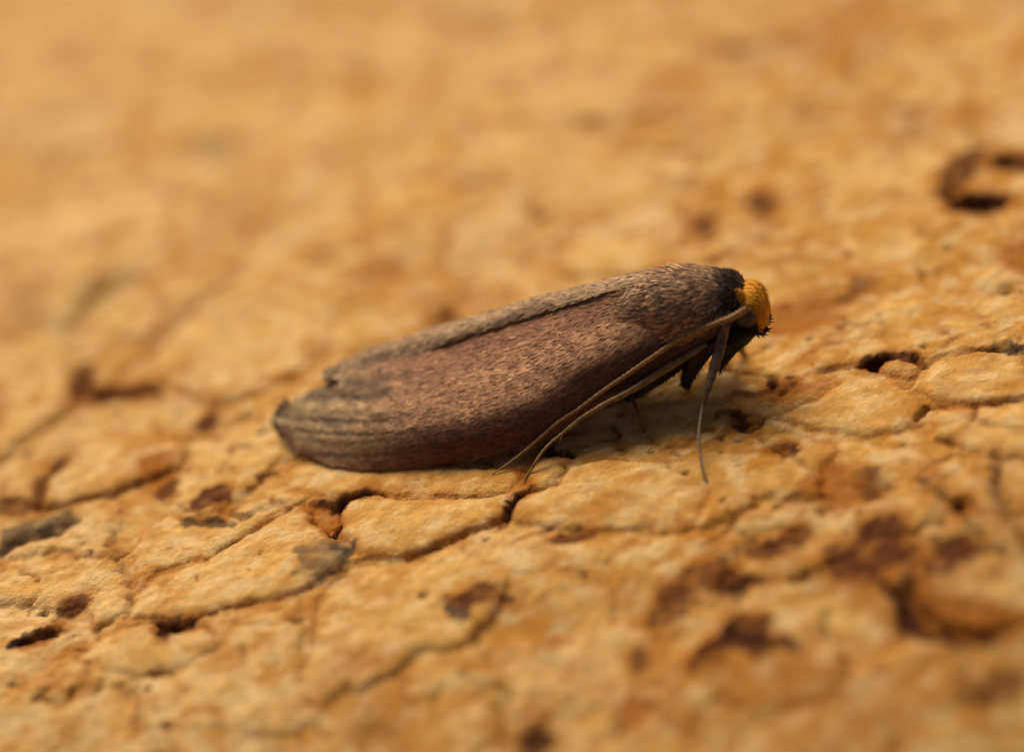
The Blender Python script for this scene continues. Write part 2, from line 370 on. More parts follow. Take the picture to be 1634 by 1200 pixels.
# corky bark flecks and pits followed from the photograph: outline, colour, strength, softness mm, depth mm
PATCH = [
 ([(480,885),(505,872),(535,868),(560,874),(556,893),(540,908),(512,926),(488,915)], GREY, .75, .16, 0),
 ([(535,862),(560,872),(557,890),(540,880)], SLATE, .7, .06, .02),
 ([(0,885),(0,858),(42,834),(112,824),(119,836),(98,856),(50,866)], GREY, .85, .05, 0),
 ([(0,875),(48,858),(100,843),(100,855),(50,866),(0,884)], SLATE, .7, .04, .06),
 ([(305,803),(330,783),(360,775),(368,790),(345,808),(318,806)], BROWN, .9, .06, .04),
 ([(295,826),(330,824),(372,828),(370,836),(300,835)], SLATE, .8, .04, .04),
 ([(233,740),(262,735),(272,765),(258,785),(240,770)], RUST, .9, .10, .02),
 ([(252,782),(268,765),(276,770),(262,795)], BROWN, .8, .06, .05),
 ([(20,1030),(62,1008),(88,996),(96,1004),(72,1020),(40,1032)], MAROON, 1, .04, .30),
 ([(85,985),(110,963),(138,948),(142,956),(112,982)], BROWN, .8, .07, .03),
 ([(255,1018),(253,994),(300,987),(320,988),(298,1005),(262,1020)], MAROON, .9, .05, .32),
 ([(492,800),(525,797),(545,806),(540,830),(538,856),(520,852),(500,830)], RUST, .7, .08, .16),
 ([(520,798),(548,790),(600,783),(605,790),(560,798),(545,812),(530,806)], MAROON, .95, .05, .30),
 ([(528,830),(538,828),(541,858),(532,856)], MAROON, .95, .04, .30),
 ([(806,832),(815,802),(825,792),(845,783),(850,788),(826,804),(818,826),(808,838)], MAROON, .95, .04, .34),
 ([(712,975),(716,960),(745,955),(742,985),(728,993)], SLATE, .9, .09, .05),
 ([(735,957),(758,945),(785,945),(812,955),(780,962),(750,965)], BROWN, .85, .08, .03),
 ([(880,863),(915,856),(945,852),(930,864),(905,867)], BROWN, .9, .05, .08),
 ([(1115,1062),(1112,1042),(1150,1024),(1175,990),(1212,985),(1212,1012),(1255,1028),(1205,1042),(1160,1040),(1135,1062)], MAROON, .95, .12, .10),
 ([(1140,937),(1158,905),(1180,912),(1207,925),(1172,942)], MAROON, .95, .09, .12),
 ([(1040,985),(1060,945),(1110,905),(1150,890),(1150,903),(1110,925),(1075,975)], BROWN, .75, .14, .03),
 ([(1195,870),(1240,858),(1280,842),(1285,850),(1250,875),(1210,885)], BROWN, .85, .10, .06),
 ([(1325,880),(1365,875),(1385,850),(1400,828),(1425,835),(1450,870),(1470,898),(1440,900),(1410,905),(1370,925),(1335,910)], BROWN, .9, .14, .05),
 ([(1485,905),(1500,872),(1535,866),(1550,885),(1510,905)], BROWN, .9, .12, .05),
 ([(1420,930),(1455,930),(1480,965),(1520,990),(1560,995),(1610,985),(1590,1012),(1540,1024),(1480,1008),(1440,1000)], MAROON, 1, .14, .28),
 ([(1470,940),(1520,955),(1590,970),(1600,985),(1540,985),(1490,970)], RUST, .8, .14, .05),
 ([(1520,815),(1524,802),(1540,800),(1546,812),(1534,822)], MAROON, .95, .08, .2),
 ([(1365,775),(1375,755),(1400,760),(1408,780),(1395,795)], BROWN, .75, .14, .03),
 ([(1310,780),(1325,750),(1345,760),(1350,775),(1325,792)], RUST, .9, .14, .02),
 ([(1228,722),(1236,714),(1266,716),(1264,727),(1240,728)], MAROON, .95, .04, .15),
 ([(1162,660),(1175,656),(1190,670),(1198,690),(1186,692),(1172,675)], BROWN, .9, .06, .12),
 ([(1372,583),(1395,573),(1420,563),(1428,570),(1408,578),(1400,594),(1380,590)], MAROON, .95, .04, .38),
 ([(1440,566),(1460,563),(1474,573),(1474,582),(1455,576)], BROWN, .95, .04, .22),
 ([(1565,560),(1590,551),(1610,548),(1628,562),(1622,574),(1612,562),(1590,560)], SLATE, .9, .05, .08),
 ([(1225,618),(1232,608),(1240,612),(1236,624)], MAROON, .95, .04, .2),
 ([(1258,610),(1266,600),(1272,604),(1264,614)], MAROON, .95, .04, .2),
 ([(1180,629),(1230,624),(1270,612),(1275,618),(1235,632),(1185,636)], BROWN, .7, .06, .06),
 ([(1210,640),(1300,608),(1330,602),(1330,612),(1260,640)], RUST, .55, .10, .0),
 ([(1238,520),(1250,488),(1280,478),(1330,482),(1330,505),(1280,520)], RUST, .75, .22, .03),
 ([(1500,290),(1520,260),(1545,240),(1568,240),(1556,262),(1530,285),(1540,310),(1600,320),(1575,340),(1520,332),(1510,310)], BROWN, .9, .12, .06),
 ([(1510,318),(1545,312),(1605,318),(1598,332),(1560,340),(1520,330)], MAROON, .95, .12, .35),
 ([(1588,252),(1620,243),(1650,248),(1650,265),(1600,264)], MAROON, .9, .14, .2),
 ([(1205,320),(1215,308),(1224,325),(1214,338)], BROWN, .8, .2, .03),
 ([(1108,362),(1120,345),(1132,358),(1122,375)], BROWN, .8, .2, .03),
 ([(322,240),(335,218),(362,232),(350,258)], SLATE, .75, .4, .1),
 ([(300,390),(330,345),(370,305),(430,310),(450,340),(400,375),(340,405)], RUST, .28, .5, .02),
 ([(700,505),(706,488),(720,490),(724,508),(710,514)], SLATE, .95, .12, .15),
 ([(680,480),(760,462),(800,470),(770,490),(720,487),(690,510)], RUST, .85, .3, .03),
 ([(570,440),(600,425),(640,420),(640,445),(590,470)], RUST, .6, .35, .02),
 ([(124,640),(122,592),(136,590),(150,625),(200,622),(250,615),(250,628),(200,636),(150,642)], BROWN, .85, .16, .18),
 ([(322,672),(332,655),(342,654),(336,675)], BROWN, .9, .14, .12),
 ([(55,800),(65,770),(100,735),(108,740),(72,778),(64,812),(20,820),(0,812),(0,795),(40,802)], BROWN, .75, .14, .12),
 ([(120,500),(160,455),(200,435),(210,442),(165,475),(130,510)], GREY, .7, .4, .12),
 ([(30,510),(36,470),(56,470),(56,510)], BROWN, .5, .5, .05),
 ([(1140,85),(1200,60),(1250,70),(1200,100)], BROWN, .4, .6, .05),
 ([(1330,30),(1380,20),(1400,50),(1360,70)], RUST, .6, .6, .05),
 ([(1040,140),(1070,120),(1100,150),(1070,170)], RUST, .5, .6, .0),
 ([(1440,205),(1460,195),(1480,205),(1460,218)], BROWN, .6, .4, .05),
 ([(1610,420),(1622,395),(1640,390),(1640,430)], RUST, .85, .2, .08),
 ([(1340,470),(1360,460),(1370,440),(1380,445),(1370,470)], BROWN, .5, .2, .05),
 ([(835,1180),(850,1165),(870,1175),(865,1195),(845,1200)], MAROON, .9, .2, .1),
 ([(1000,1130),(1010,1125),(1020,1140),(1010,1150)], RUST, .8, .2, .02),
 ([(560,1165),(590,1150),(610,1160),(590,1180)], BROWN, .7, .25, .03),
 ([(1005,1040),(1020,1030),(1030,1045),(1015,1055)], BROWN, .8, .12, .03),
 ([(1200,1095),(1300,1080),(1400,1100),(1390,1160),(1260,1180)], RUST, .4, .5, 0),
 ([(540,1080),(600,1060),(640,1075),(590,1110)], RUST, .5, .4, 0),
 ([(1545,1100),(1580,1085),(1620,1085),(1610,1100),(1560,1112)], BROWN, .6, .2, .03),
 ([(868,712),(885,722),(905,722),(912,730),(880,735),(862,728)], SLATE, .9, .05, .25),
 ([(832,745),(845,735),(848,760),(838,775)], RUST, .8, .08, .05),
 ([(1035,580),(1100,592),(1130,600),(1130,606),(1080,600)], BROWN, .3, .1, .0),
]
for pts, colr, stg, soft, dep in PATCH:
    w, sd_ = poly_sdf(pts, pad=1.0 + soft * 2)
    stg = stg * (0.5 if soft >= 0.25 else 1.0); soft = soft * 0.8
    m_ = sstep(soft, -0.2 * soft, sd_ - 0.055 - 0.3 * soft + 0.15 * noise(GX[w] / 0.5, GY[w] / 0.42, 95) + 0.10 * noise(GX[w] / 0.2, GY[w] / 0.17, 195)) * stg * np.clip(1.0 + 0.9 * noise(GX[w] / 0.4, GY[w] / 0.35, 96), 0.4, 1)
    rust = stg * sstep(soft * 3.0 + 0.16, 0, sd_ + 0.16 * noise(GX[w] / 0.5, GY[w] / 0.45, 196)) * 0.85
    CC[w] = lerp(CC[w], np.array(RUST), (rust * (0.0 if colr in (GREY, SLATE) else 1.0))[..., None])
    CC[w] = lerp(CC[w], np.array(colr), m_[..., None])
    Hh[w] -= 0.85 * dep * sstep(0.04, -0.08, sd_ + 0.08 * noise(GX[w] / 0.2, GY[w] / 0.17, 195))
# cracks: polyline, half width mm, depth mm, stain
CRACK = [
 ([(180,845),(184,885),(200,915),(210,950),(200,985)], .05, .16, .7),
 ([(325,892),(362,871),(417,837),(462,808)], .035, .22, .6),
 ([(212,988),(250,987),(320,987),(358,972),(417,962),(479,950),(500,935)], .03, .10, .6),
 ([(480,1040),(484,1010),(478,960)], .06, .08, .4),
 ([(653,892),(699,873),(745,852),(800,834)], .05, .20, .5),
 ([(605,792),(653,797),(730,797),(807,790)], .05, .12, .6),
 ([(903,746),(900,765),(887,778),(850,788)], .04, .16, .7),
 ([(1150,587),(1190,594),(1232,600)], .04, .18, .7),
 ([(1275,574),(1310,556),(1340,548)], .045, .12, .6),
 ([(1290,595),(1330,588),(1372,586)], .045, .14, .6),
 ([(1474,580),(1510,563),(1545,557),(1590,556)], .035, .20, .7),
 ([(1460,672),(1475,655),(1483,645)], .045, .25, .8),
 ([(1480,650),(1520,646),(1552,646),(1590,642),(1650,636)], .035, .22, .7),
 ([(1556,646),(1558,660),(1552,672)], .05, .2, .8),
 ([(1552,672),(1580,684),(1640,690)], .04, .10, .4),
 ([(1592,735),(1594,790),(1612,840),(1640,870)], .13, .25, 1.0),
 ([(1473,765),(1488,788),(1530,805)], .12, .18, 1.0),
 ([(1545,835),(1570,870),(1600,885)], .09, .15, .7),
 ([(1190,690),(1240,722),(1290,752)], .04, .12, .6),
 ([(1140,670),(1150,650),(1165,640)], .05, .12, .5),
 ([(1270,806),(1310,790),(1330,795)], .06, .08, .5),
 ([(1050,1090),(1080,1072),(1115,1050)], .09, .15, .7),
 ([(1600,1000),(1640,985)], .09, .2, .8),
 ([(0,740),(60,690),(130,650)], .14, .12, .4),
 ([(70,815),(150,800),(215,775),(290,745)], .06, .12, .5),
 ([(60,815),(70,778),(105,735),(125,718)], .07, .2, .7),
 ([(250,640),(340,645),(430,622)], .08, .06, .3),
 ([(380,435),(300,500),(245,560)], .14, .08, .3),
 ([(1065,395),(1110,425),(1160,410)], .1, .08, .4),
]
for pts, hw, dep, sg in CRACK:
    w, d_ = poly_sdf(pts, closed=False, pad=0.8)
    nz_ = np.clip(0.65 + 0.6 * noise(GX[w] / 0.35, GY[w] / 0.35, 97), 0.1, 1.2)
    Hh[w] -= 0.75 * dep * nz_ * np.exp(-(d_ / hw) ** 2)
    CC[w] = lerp(CC[w], np.array(RUST), (0.55 * sg * np.exp(-(d_ / (hw * 3.2)) ** 2))[..., None])
    CC[w] = lerp(CC[w], np.array(MAROON), (np.clip(0.9 * sg * nz_, 0, 1) * np.exp(-(d_ / (hw * 0.85)) ** 2))[..., None])
Hh = np.clip(Hh, -0.78, 0.6) + bend(GY)

CC = CC * np.array([1.03, 0.985, 0.87])

def ground(x, y):
    i = int(np.clip(np.searchsorted(xs, x) - 1, 0, NX - 2)); j = int(np.clip(np.searchsorted(ys, y) - 1, 0, NY - 2))
    fx = (x - xs[i]) / (xs[i + 1] - xs[i]); fy = (y - ys[j]) / (ys[j + 1] - ys[j])
    return float((Hh[j, i] * (1 - fx) + Hh[j, i + 1] * fx) * (1 - fy) + (Hh[j + 1, i] * (1 - fx) + Hh[j + 1, i + 1] * fx) * fy)
def at_ground(p, up=0.0):
    z = 0.0
    for _ in range(6):
        P = at_z(p, z + up); z = ground(P[0], P[1])
    return at_z(p, z + up)

cork_mat, nt, bs = tinted('cork', rough=0.78, spec=0.10, noise_scale=5.0, var=0.16)
tc = nt.nodes.new('ShaderNodeTexCoord')
vo = nt.nodes.new('ShaderNodeTexVoronoi'); vo.inputs['Scale'].default_value = 13.0
n2 = nt.nodes.new('ShaderNodeTexNoise'); n2.inputs['Scale'].default_value = 9.0; n2.inputs['Detail'].default_value = 6; n2.inputs['Roughness'].default_value = 0.65
nt.links.new(tc.outputs['Object'], vo.inputs['Vector']); nt.links.new(tc.outputs['Object'], n2.inputs['Vector'])
ma = nt.nodes.new('ShaderNodeMath'); ma.operation = 'MULTIPLY_ADD'; ma.inputs[1].default_value = -0.35
nt.links.new(vo.outputs['Distance'], ma.inputs[0]); nt.links.new(n2.outputs[0], ma.inputs[2])
bp = nt.nodes.new('ShaderNodeBump'); bp.inputs['Strength'].default_value = 1.0; bp.inputs['Distance'].default_value = 0.045
nt.links.new(ma.outputs[0], bp.inputs['Height']); nt.links.new(bp.outputs[0], bs.inputs['Normal'])
binder_mat = plain('cork_binder', (0.14, 0.05, 0.018), 0.8, 0.2, 0.4, 4.0, 0.02)

# slab under the grains
x0, x1 = xs[0], xs[-1]
yb = np.linspace(ys[0], ys[-1], 60); bv = []
for y in yb:
    zt = float(bend(y))
    bv += [(x0, y, zt - 0.9), (x1, y, zt - 0.9), (x1, y, -16.0), (x0, y, -16.0)]
bf = [(0, 1, 2, 3), tuple(reversed([len(bv) - 4 + k for k in range(4)]))]
for k in range(59):
    for j in range(4):
        a = k * 4 + j; b = k * 4 + (j + 1) % 4; bf.append((a, a + 4, b + 4, b))
bm_ = bpy.data.meshes.new('cork_board'); bm_.from_pydata(bv, [], bf); bm_.update()
board = link('cork_board', bm_, binder_mat)
board['kind'] = 'structure'
board['label'] = 'tan cork board of pressed granules with dark cracks under the moth'

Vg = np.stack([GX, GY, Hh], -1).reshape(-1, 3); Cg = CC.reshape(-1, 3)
jj, ii = np.meshgrid(np.arange(NY - 1), np.arange(NX - 1), indexing='ij')
q = (jj * NX + ii).ravel()
Q = np.stack([q, q + 1, q + NX + 1, q + NX], 1)
fid = ID[:-1, :-1].ravel()
order = np.argsort(fid, kind='stable'); Q = Q[order]; fid = fid[order]
starts = np.searchsorted(fid, np.arange(NG)); ends = np.searchsorted(fid, np.arange(NG), side='right')
# how much of each grain is in the picture
dP = Vg[Q[:, 0]] - CAM; zz = dP @ FWD
u_ = dP @ RGT / zz / KPX + PW / 2; v_ = PH / 2 - dP @ UPV / zz / KPX
inside = (u_ > -20) & (u_ < PW + 20) & (v_ > -20) & (v_ < PH + 20)
sc_area = (1.0 / zz ** 2) * inside
seen = np.array([sc_area[s:e].sum() for s, e in zip(starts, ends)])
rank = np.argsort(-seen)
chosen = [g for g in rank[:300] if seen[g] > 0]
chs = set(chosen)
def piece(name, quads):
    idx, inv = np.unique(quads, return_inverse=True)
    return mesh_np(name, Vg[idx], inv.reshape(-1, 4), Cg[idx])
for g in chosen:
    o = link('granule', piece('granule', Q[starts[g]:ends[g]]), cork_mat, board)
    if g == nS + 5: o['label'] = 'dark grey brown bark fragment'
rest = np.concatenate([Q[s:e] for g, (s, e) in enumerate(zip(starts, ends)) if g not in chs and e > s])
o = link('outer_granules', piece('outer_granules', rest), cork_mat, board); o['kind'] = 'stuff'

# ------------------------------------------------------------------ the moth
G0 = at_z((490, 688)); G1 = at_z((1240, 612))
A_ = G1 - G0; A_[2] = 0; A_ /= np.linalg.norm(A_)
N_ = np.array([A_[1], -A_[0], 0.0])                # sideways, towards the camera
Z_ = np.array([0, 0, 1.0])
def vpl(p, v): return on_plane(p, G0 + N_ * v, N_)
def uvz(P): d = P - G0; return d @ A_, d @ N_, P[2]

moth = bpy.data.objects.new('moth', None); COL.objects.link(moth)
base = (G0 + G1) / 2; moth.location = (base[0], base[1], 0.0)
bpy.context.view_layer.update()
moth['label'] = 'brown moth with a yellow head resting on the cork board'
moth['category'] = 'moth'
_inv = moth.matrix_world.inverted()
_old_link = link
def link(name, me, mat=None, parent=None):
    if parent is not None and parent is not board:
        root = parent
        if not getattr(me, '_', None):
            me.transform(_inv)
    return _old_link(name, me, mat, parent)

wing_mat, _, _b = tinted('wing_membrane', 0.65, 0.12, 6.0, 0.25, 0.01, 30)
scale_mat, _, _b = tinted('wing_scale', 0.6, 0.12, 3.0, 0.15)
fur_mat, _, _b = tinted('fur', 0.6, 0.12, 5.0, 0.2)

rid_px = [(1150,456),(1085,453),(1000,459),(930,481),(860,502),(790,525),(720,547),(650,569),(590,588),(540,606),(500,622),(470,640),(452,655),(447,668)]
low_px = [(1172,512),(1122,546),(1055,590),(985,632),(920,670),(855,705),(780,727),(700,741),(630,748),(570,747),(525,739),(490,723),(464,703),(449,684)]
low_z = [1.95,1.60,1.22,.90,.62,.38,.22,.14,.10,.10,.12,.16,.20,.24]
Rp = np.array([vpl(p, 0.0) for p in rid_px])
Lp = np.array([at_z(p, z + 0.02) for p, z in zip(low_px, low_z)])
for i in range(len(Rp)):
    print('station', i, 'R', np.round(uvz(Rp[i]), 2), 'L', np.round(uvz(Lp[i]), 2))
NS_, NT_ = 150, 46
Rc = catmull(Rp, NS_); Lc = catmull(Lp, NS_)
sgrid = np.linspace(0, 1, NS_); tgrid = np.linspace(0, 1, NT_)
def wing_surface(Rc, Lc, side, k1, k2, k3):
    W = np.abs((Lc - Rc) @ N_)[:, None]; H = np.abs(Rc[:, 2] - Lc[:, 2])[:, None]
    kn = Rc + (Lc - Rc) - N_ * ((Lc - Rc) @ N_)[:, None] + N_ * side * W * k1
    kn[:, 2] = Lc[:, 2] + H[:, 0] * k2
    fl_ = (sstep(0.50, 0.86, np.linspace(0, 1, len(Rc))) * 0.95)[:, None]          # the tip lies open, nearly flat
    kn = kn * (1 - fl_) + (Rc * 0.42 + Lc * 0.58 + Z_ * 0.10 + N_ * side * 0.10) * fl_
    c1 = Rc + (kn - Rc) * k3 + Z_ * H * 0.06; c2 = Lc + (kn - Lc) * (k3 - 0.06)
    t = tgrid[None, :, None]
    P = Rc[:, None] * (1 - t) ** 3 + 3 * c1[:, None] * t * (1 - t) ** 2 + 3 * c2[:, None] * t * t * (1 - t) + Lc[:, None] * t ** 3
    return P
PN = wing_surface(Rc, Lc, 1, 0.98, 0.50, 0.88)
# gentle pleats between the veins towards the tip, and soft unevenness
VEINS = np.array([0.12, 0.205, 0.335, 0.40, 0.525, 0.615, 0.76]); VEIN_W = np.array([0.8, 1.0, 0.55, 1.0, 0.9, 0.5, 0.7])
def surf_normals(P):
    du = np.gradient(P, axis=0); dv = np.gradient(P, axis=1)
    n = np.cross(du, dv); n /= (np.linalg.norm(n, axis=2)[..., None] + 1e-12)
    return n
_arc = np.linalg.norm(np.diff(PN, axis=1), axis=2).sum(1); ARC = _arc / _arc.max()
def vein_q(s, t): return 0.52 + (t - 0.52) * np.interp(s, sgrid, ARC)
def vein_profile(s, t, w):
    q = vein_q(s, t); v = 0
    for vt, vw in zip(VEINS, VEIN_W): v = v + vw * np.exp(-((q - vt - 0.02 * (1 - s)) / (w * (0.6 + 0.5 * vw))) ** 2)
    return np.clip(v, 0, 1)
nn = surf_normals(PN)
if (nn @ N_).mean() < 0: nn = -nn; flipN = True
else: flipN = False
SG, TG = np.meshgrid(sgrid, tgrid, indexing='ij')
tipw = sstep(0.45, 0.75, SG)
PN = PN + nn * ((-0.014 * vein_profile(SG, TG, 0.022) * tipw * sstep(1.0, 0.95, SG)) + 0.03 * noise(SG * 7, TG * 3.2, 101) + 0.012 * noise(SG * 30, TG * 6, 102))[..., None]
nn = surf_normals(PN) * (-1 if flipN else 1)

dark_br = np.array([0.125, 0.052, 0.036]); mid_br = np.array([0.420, 0.200, 0.118]); pink = np.array([0.74, 0.41, 0.230]); grey = np.array([0.50, 0.335, 0.205]); olive = np.array([0.66, 0.48, 0.26])
def wing_colour(s, t, jit, near=True):
    """colour of the wing scales: rosy brown field, plum costal band with painted fold shade, olive grey tip with darker veins"""
    c = np.repeat(mid_br[None], len(s), 0)
    field = sstep(0.02, 0.30, t) * sstep(0.80, 0.52, t)
    c = lerp(c, pink, (0.42 * field + 0.35 * jit * field)[:, None])
    c = lerp(c, dark_br * 0.95, (0.92 * sstep(0.43, 0.60, t + 0.06 * noise(s * 9, t * 2, 111)) * (1 - 0.85 * sstep(0.52, 0.78, s)))[:, None])  # plum band, deepened with the shade of the turned-down edge
    tip = sstep(0.50, 0.76, s + 0.05 * noise(s * 3, t * 9, 112))
    c = lerp(c, lerp(olive, grey, 0.4) * 1.15, (0.75 * tip * sstep(1.08, 0.75, t))[:, None])
    vv = vein_profile(s, t + 0.02 * noise(s * 25, t * 5, 113), 0.034) * np.clip(0.95 + 0.6 * noise(s * 22, t * 11, 114), 0.4, 1)
    c = lerp(c, np.array([0.045, 0.030, 0.020]), (0.85 * np.clip(vv, 0, 1) * sstep(0.44, 0.66, s))[:, None])
    c = lerp(c, grey * 0.9, (0.45 * sstep(0.22, 0.02, s) * sstep(0.9, 0.5, t))[:, None])
    c = lerp(c, np.array([0.05, 0.036, 0.025]), (0.15 * sstep(0.97, 0.998, s))[:, None])
    return c
def wing_object(name, P, n, side_in, colfun, flip):
    ns, nt_ = P.shape[:2]
    Pi = P - n * 0.016
    V = np.concatenate([P.reshape(-1, 3), Pi.reshape(-1, 3)])
    a = (np.arange(ns - 1)[:, None] * nt_ + np.arange(nt_ - 1)[None]).ravel()
    top = np.stack([a, a + nt_, a + nt_ + 1, a + 1], 1); o_ = ns * nt_
    bot = top[:, ::-1] + o_
    rim = []
    loop = [(i, 0) for i in range(ns)] + [(ns - 1, j) for j in range(1, nt_)] + [(i, nt_ - 1) for i in range(ns - 2, -1, -1)] + [(0, j) for j in range(nt_ - 2, 0, -1)]
    L = [i * nt_ + j for i, j in loop]
    for k in range(len(L)):
        p, q_ = L[k], L[(k + 1) % len(L)]; rim.append((q_, p, p + o_, q_ + o_))
    Fc = np.concatenate([top, bot, np.array(rim)])
    if flip: Fc = Fc[:, ::-1]
    sg, tg = np.meshgrid(np.linspace(0, 1, ns), np.linspace(0, 1, nt_), indexing='ij')
    c = colfun(sg.ravel(), tg.ravel(), np.zeros(ns * nt_)) * 0.8
    return link(name, mesh_np(name, V, Fc, np.concatenate([c, c])), wing_mat, moth)
def bil(P, s, t):
    ns, nt_ = P.shape[:2]
    x = np.clip(s * (ns - 1), 0, ns - 1.001); y = np.clip(t * (nt_ - 1), 0, nt_ - 1.001)
    i = x.astype(int); j = y.astype(int); fx = (x - i)[:, None]; fy = (y - j)[:, None]
    return (P[i, j] * (1 - fx) + P[i + 1, j] * fx) * (1 - fy) + (P[i, j + 1] * (1 - fx) + P[i + 1, j + 1] * fx) * fy
def wing_scales(P, n, count, colfun, parent, smin=0.0, smax=1.0, tmin=0.0, tmax=1.0, up=0.004, ln=0.18):
    s = rng.uniform(smin, smax, count); t = rng.uniform(tmin, tmax, count)
    pos = bil(P, s, t); nor = bil(n, s, t); nor /= np.linalg.norm(nor, axis=1)[:, None]
    ds = bil(P, np.clip(s + 0.01, 0, 1), t) - bil(P, np.clip(s - 0.01, 0, 1), t)
    ds /= (np.linalg.norm(ds, axis=1)[:, None] + 1e-9)
    dt_ = np.cross(nor, ds)
    d = ds + dt_ * rng.normal(0, 0.16, count)[:, None]
    jit = rng.normal(0, 1, count); clump = noise(s * 60, t * 14, 120)
    c = colfun(s, t, np.clip(0.5 * jit + 0.8 * clump, -1, 2)) * (np.clip(1 + 0.14 * jit + 0.26 * clump, 0.6, 1.8) * np.where(rng.random(count) < 0.05, 1.55, 1.0))[:, None]
    return blades('scale_coat', pos + nor * up, d, nor, rng.uniform(0.6, 1.25, count) * ln, rng.uniform(0.024, 0.044, count),
                  rng.uniform(0.001, 0.010, count) + 0.02 * (rng.random(count) > 0.93), c, scale_mat, parent)

wn_obj = wing_object('forewing', PN, nn, 1, wing_colour, flipN)
wing_scales(PN, nn, 34000, wing_colour, wn_obj, 0.0, 0.985)
# fringe of long scales along the tip
m_ = 900
t = rng.random(m_); s = np.full(m_, 0.985)
edge_i = rng.random(m_)
s = 1 - 0.14 * edge_i ** 1.5; t = np.where(rng.random(m_) < 0.5, rng.uniform(0, 1, m_), np.where(rng.random(m_) < 0.15, rng.uniform(0.95, 1, m_), rng.uniform(0, .05, m_)))
s = np.where((t > 0.05) & (t < 0.93), rng.uniform(0.972, 0.995, m_), s)
pos = bil(PN, s, t); nor = bil(nn, s, t)
out = pos - PN[int(NS_ * 0.86), NT_ // 2][None]; out /= np.linalg.norm(out, axis=1)[:, None]
blades('fringe', pos, -A_[None] * 0.7 + out * 0.6 + rng.normal(0, .08, (m_, 3)), nor, rng.uniform(0.10, 0.20, m_), rng.uniform(0.03, 0.05, m_), rng.uniform(-0.01, 0.03, m_),
       np.array([0.30, 0.22, 0.13]) * rng.uniform(0.5, 1.4, (m_, 1)), scale_mat, wn_obj)

# far forewing: its inner margin overlaps the near wing along the dark seam
seam_px = [(1120,440),(1060,446),(1000,458),(930,479),(860,500),(790,523),(720,545),(690,558),(640,576),(600,588),(565,601),(548,608),(532,604)]
top_px  = [(1130,432),(1060,430),(1000,440),(930,456),(860,473),(790,494),(720,514),(690,523),(640,540),(600,552),(565,568),(548,578),(532,592)]
Sp = np.array([vpl(p, 0.02) for p in seam_px]) + Z_ * 0.010 + N_ * 0.01
Tp = np.array([vpl(p, -0.62) for p in top_px]); Tp[-1] = vpl(top_px[-1], -0.25)
print('seam z', np.round(Sp[:, 2], 2), 'top z', np.round(Tp[:, 2], 2))
_tp = np.interp(np.arange(len(Tp)), [0, 7, 9, 12], [1, 1, .75, .06])[:, None]; Ep = Tp - N_ * 0.75 * _tp; Ep[:, 2] = np.maximum(0.12, Tp[:, 2] - 1.15 * _tp[:, 0] * np.linspace(1.05, 0.75, len(Tp))); Ep += A_ * np.linspace(0, 0.25, len(Tp))[:, None]
Sc_, Tc_, Ec_ = catmull(Sp, 130), catmull(Tp, 130), catmull(Ep, 130)
tq = np.linspace(0, 1, 36)[None, :, None]
mid = 2 * Tc_ - 0.5 * (Sc_ + Ec_)
PF = Sc_[:, None] * (1 - tq) ** 2 + 2 * mid[:, None] * tq * (1 - tq) + Ec_[:, None] * tq ** 2
nf = surf_normals(PF); flipF = False
if nf[..., 2].mean() < 0: nf = -nf; flipF = True
sgf, tgf = np.meshgrid(np.linspace(0, 1, 130), np.linspace(0, 1, 36), indexing='ij')
PF = PF + nf * (0.025 * noise(sgf * 8, tgf * 4, 131) + 0.012 * noise(sgf * 26, tgf * 5, 132))[..., None]
nf = surf_normals(PF) * (-1 if flipF else 1)
def far_colour(s, t, jit):
    c = np.repeat((grey * 0.95)[None], len(s), 0)  # greyer and lighter than the near wing: sky light put into the colour
    c = lerp(c, mid_br, (0.22 + 0.22 * np.clip(jit, -1, 1))[:, None])
    c = lerp(c, np.array([0.05, 0.034, 0.026]), (0.6 * sstep(0.03, 0.0, t) )[:, None])
    c = lerp(c, olive, (0.4 * sstep(0.90, 1.0, s))[:, None])
    vv = np.exp(-((t - 0.16) / 0.03) ** 2) + np.exp(-((t - 0.34) / 0.03) ** 2)
    c = lerp(c, np.array([0.06, 0.042, 0.03]), (0.55 * np.clip(vv, 0, 1) * sstep(0.55, 0.8, s))[:, None])
    return c
wf_obj = wing_object('forewing', PF, nf, -1, far_colour, flipF)
wing_scales(PF, nf, 8000, far_colour, wf_obj, 0.0, 0.985)
m_ = 320
t = rng.random(m_) ** 1.3; s = rng.uniform(0.965, 0.995, m_)
pos = bil(PF, s, t); nor = bil(nf, s, t)
blades('fringe', pos, -A_[None] + rng.normal(0, .12, (m_, 3)), nor, rng.uniform(0.10, 0.24, m_), rng.uniform(0.03, 0.05, m_), rng.uniform(-0.04, 0.01, m_),
       np.array([0.34, 0.25, 0.16]) * rng.uniform(0.5, 1.4, (m_, 1)), scale_mat, wf_obj)

# body: thorax tapering into the abdomen, one continuous loft
sec = [ # centre px, radius vertical, radius sideways (mm)
 ((1192,472), .26, .28), ((1177,474), .43, .42), ((1150,482), .64, .60), ((1115,489), .82, .74), ((1075,497), .92, .80), ((1035,506), .85, .64),
 ((990,522), .66, .58), ((930,550), .50, .52), ((860,580), .44, .48), ((790,602), .48, .52), ((720,628), .38, .42), ((660,648), .22, .24)]
Cb = catmull(np.array([vpl(p, 0.0) for p, _, _ in sec]), 90); rv = catmull(np.array([a for _, a, _ in sec]), 90); rs = catmull(np.array([b for _, _, b in sec]), 90)
th = np.linspace(0, 2 * np.pi, 40, endpoint=False)
PB = Cb[:, None] + Z_ * (rv[:, None] * np.sin(th))[..., None] + N_ * (rs[:, None] * np.cos(th))[..., None]
PBp = np.concatenate([PB, PB[:, :1]], 1); NBp = surf_normals(PBp)
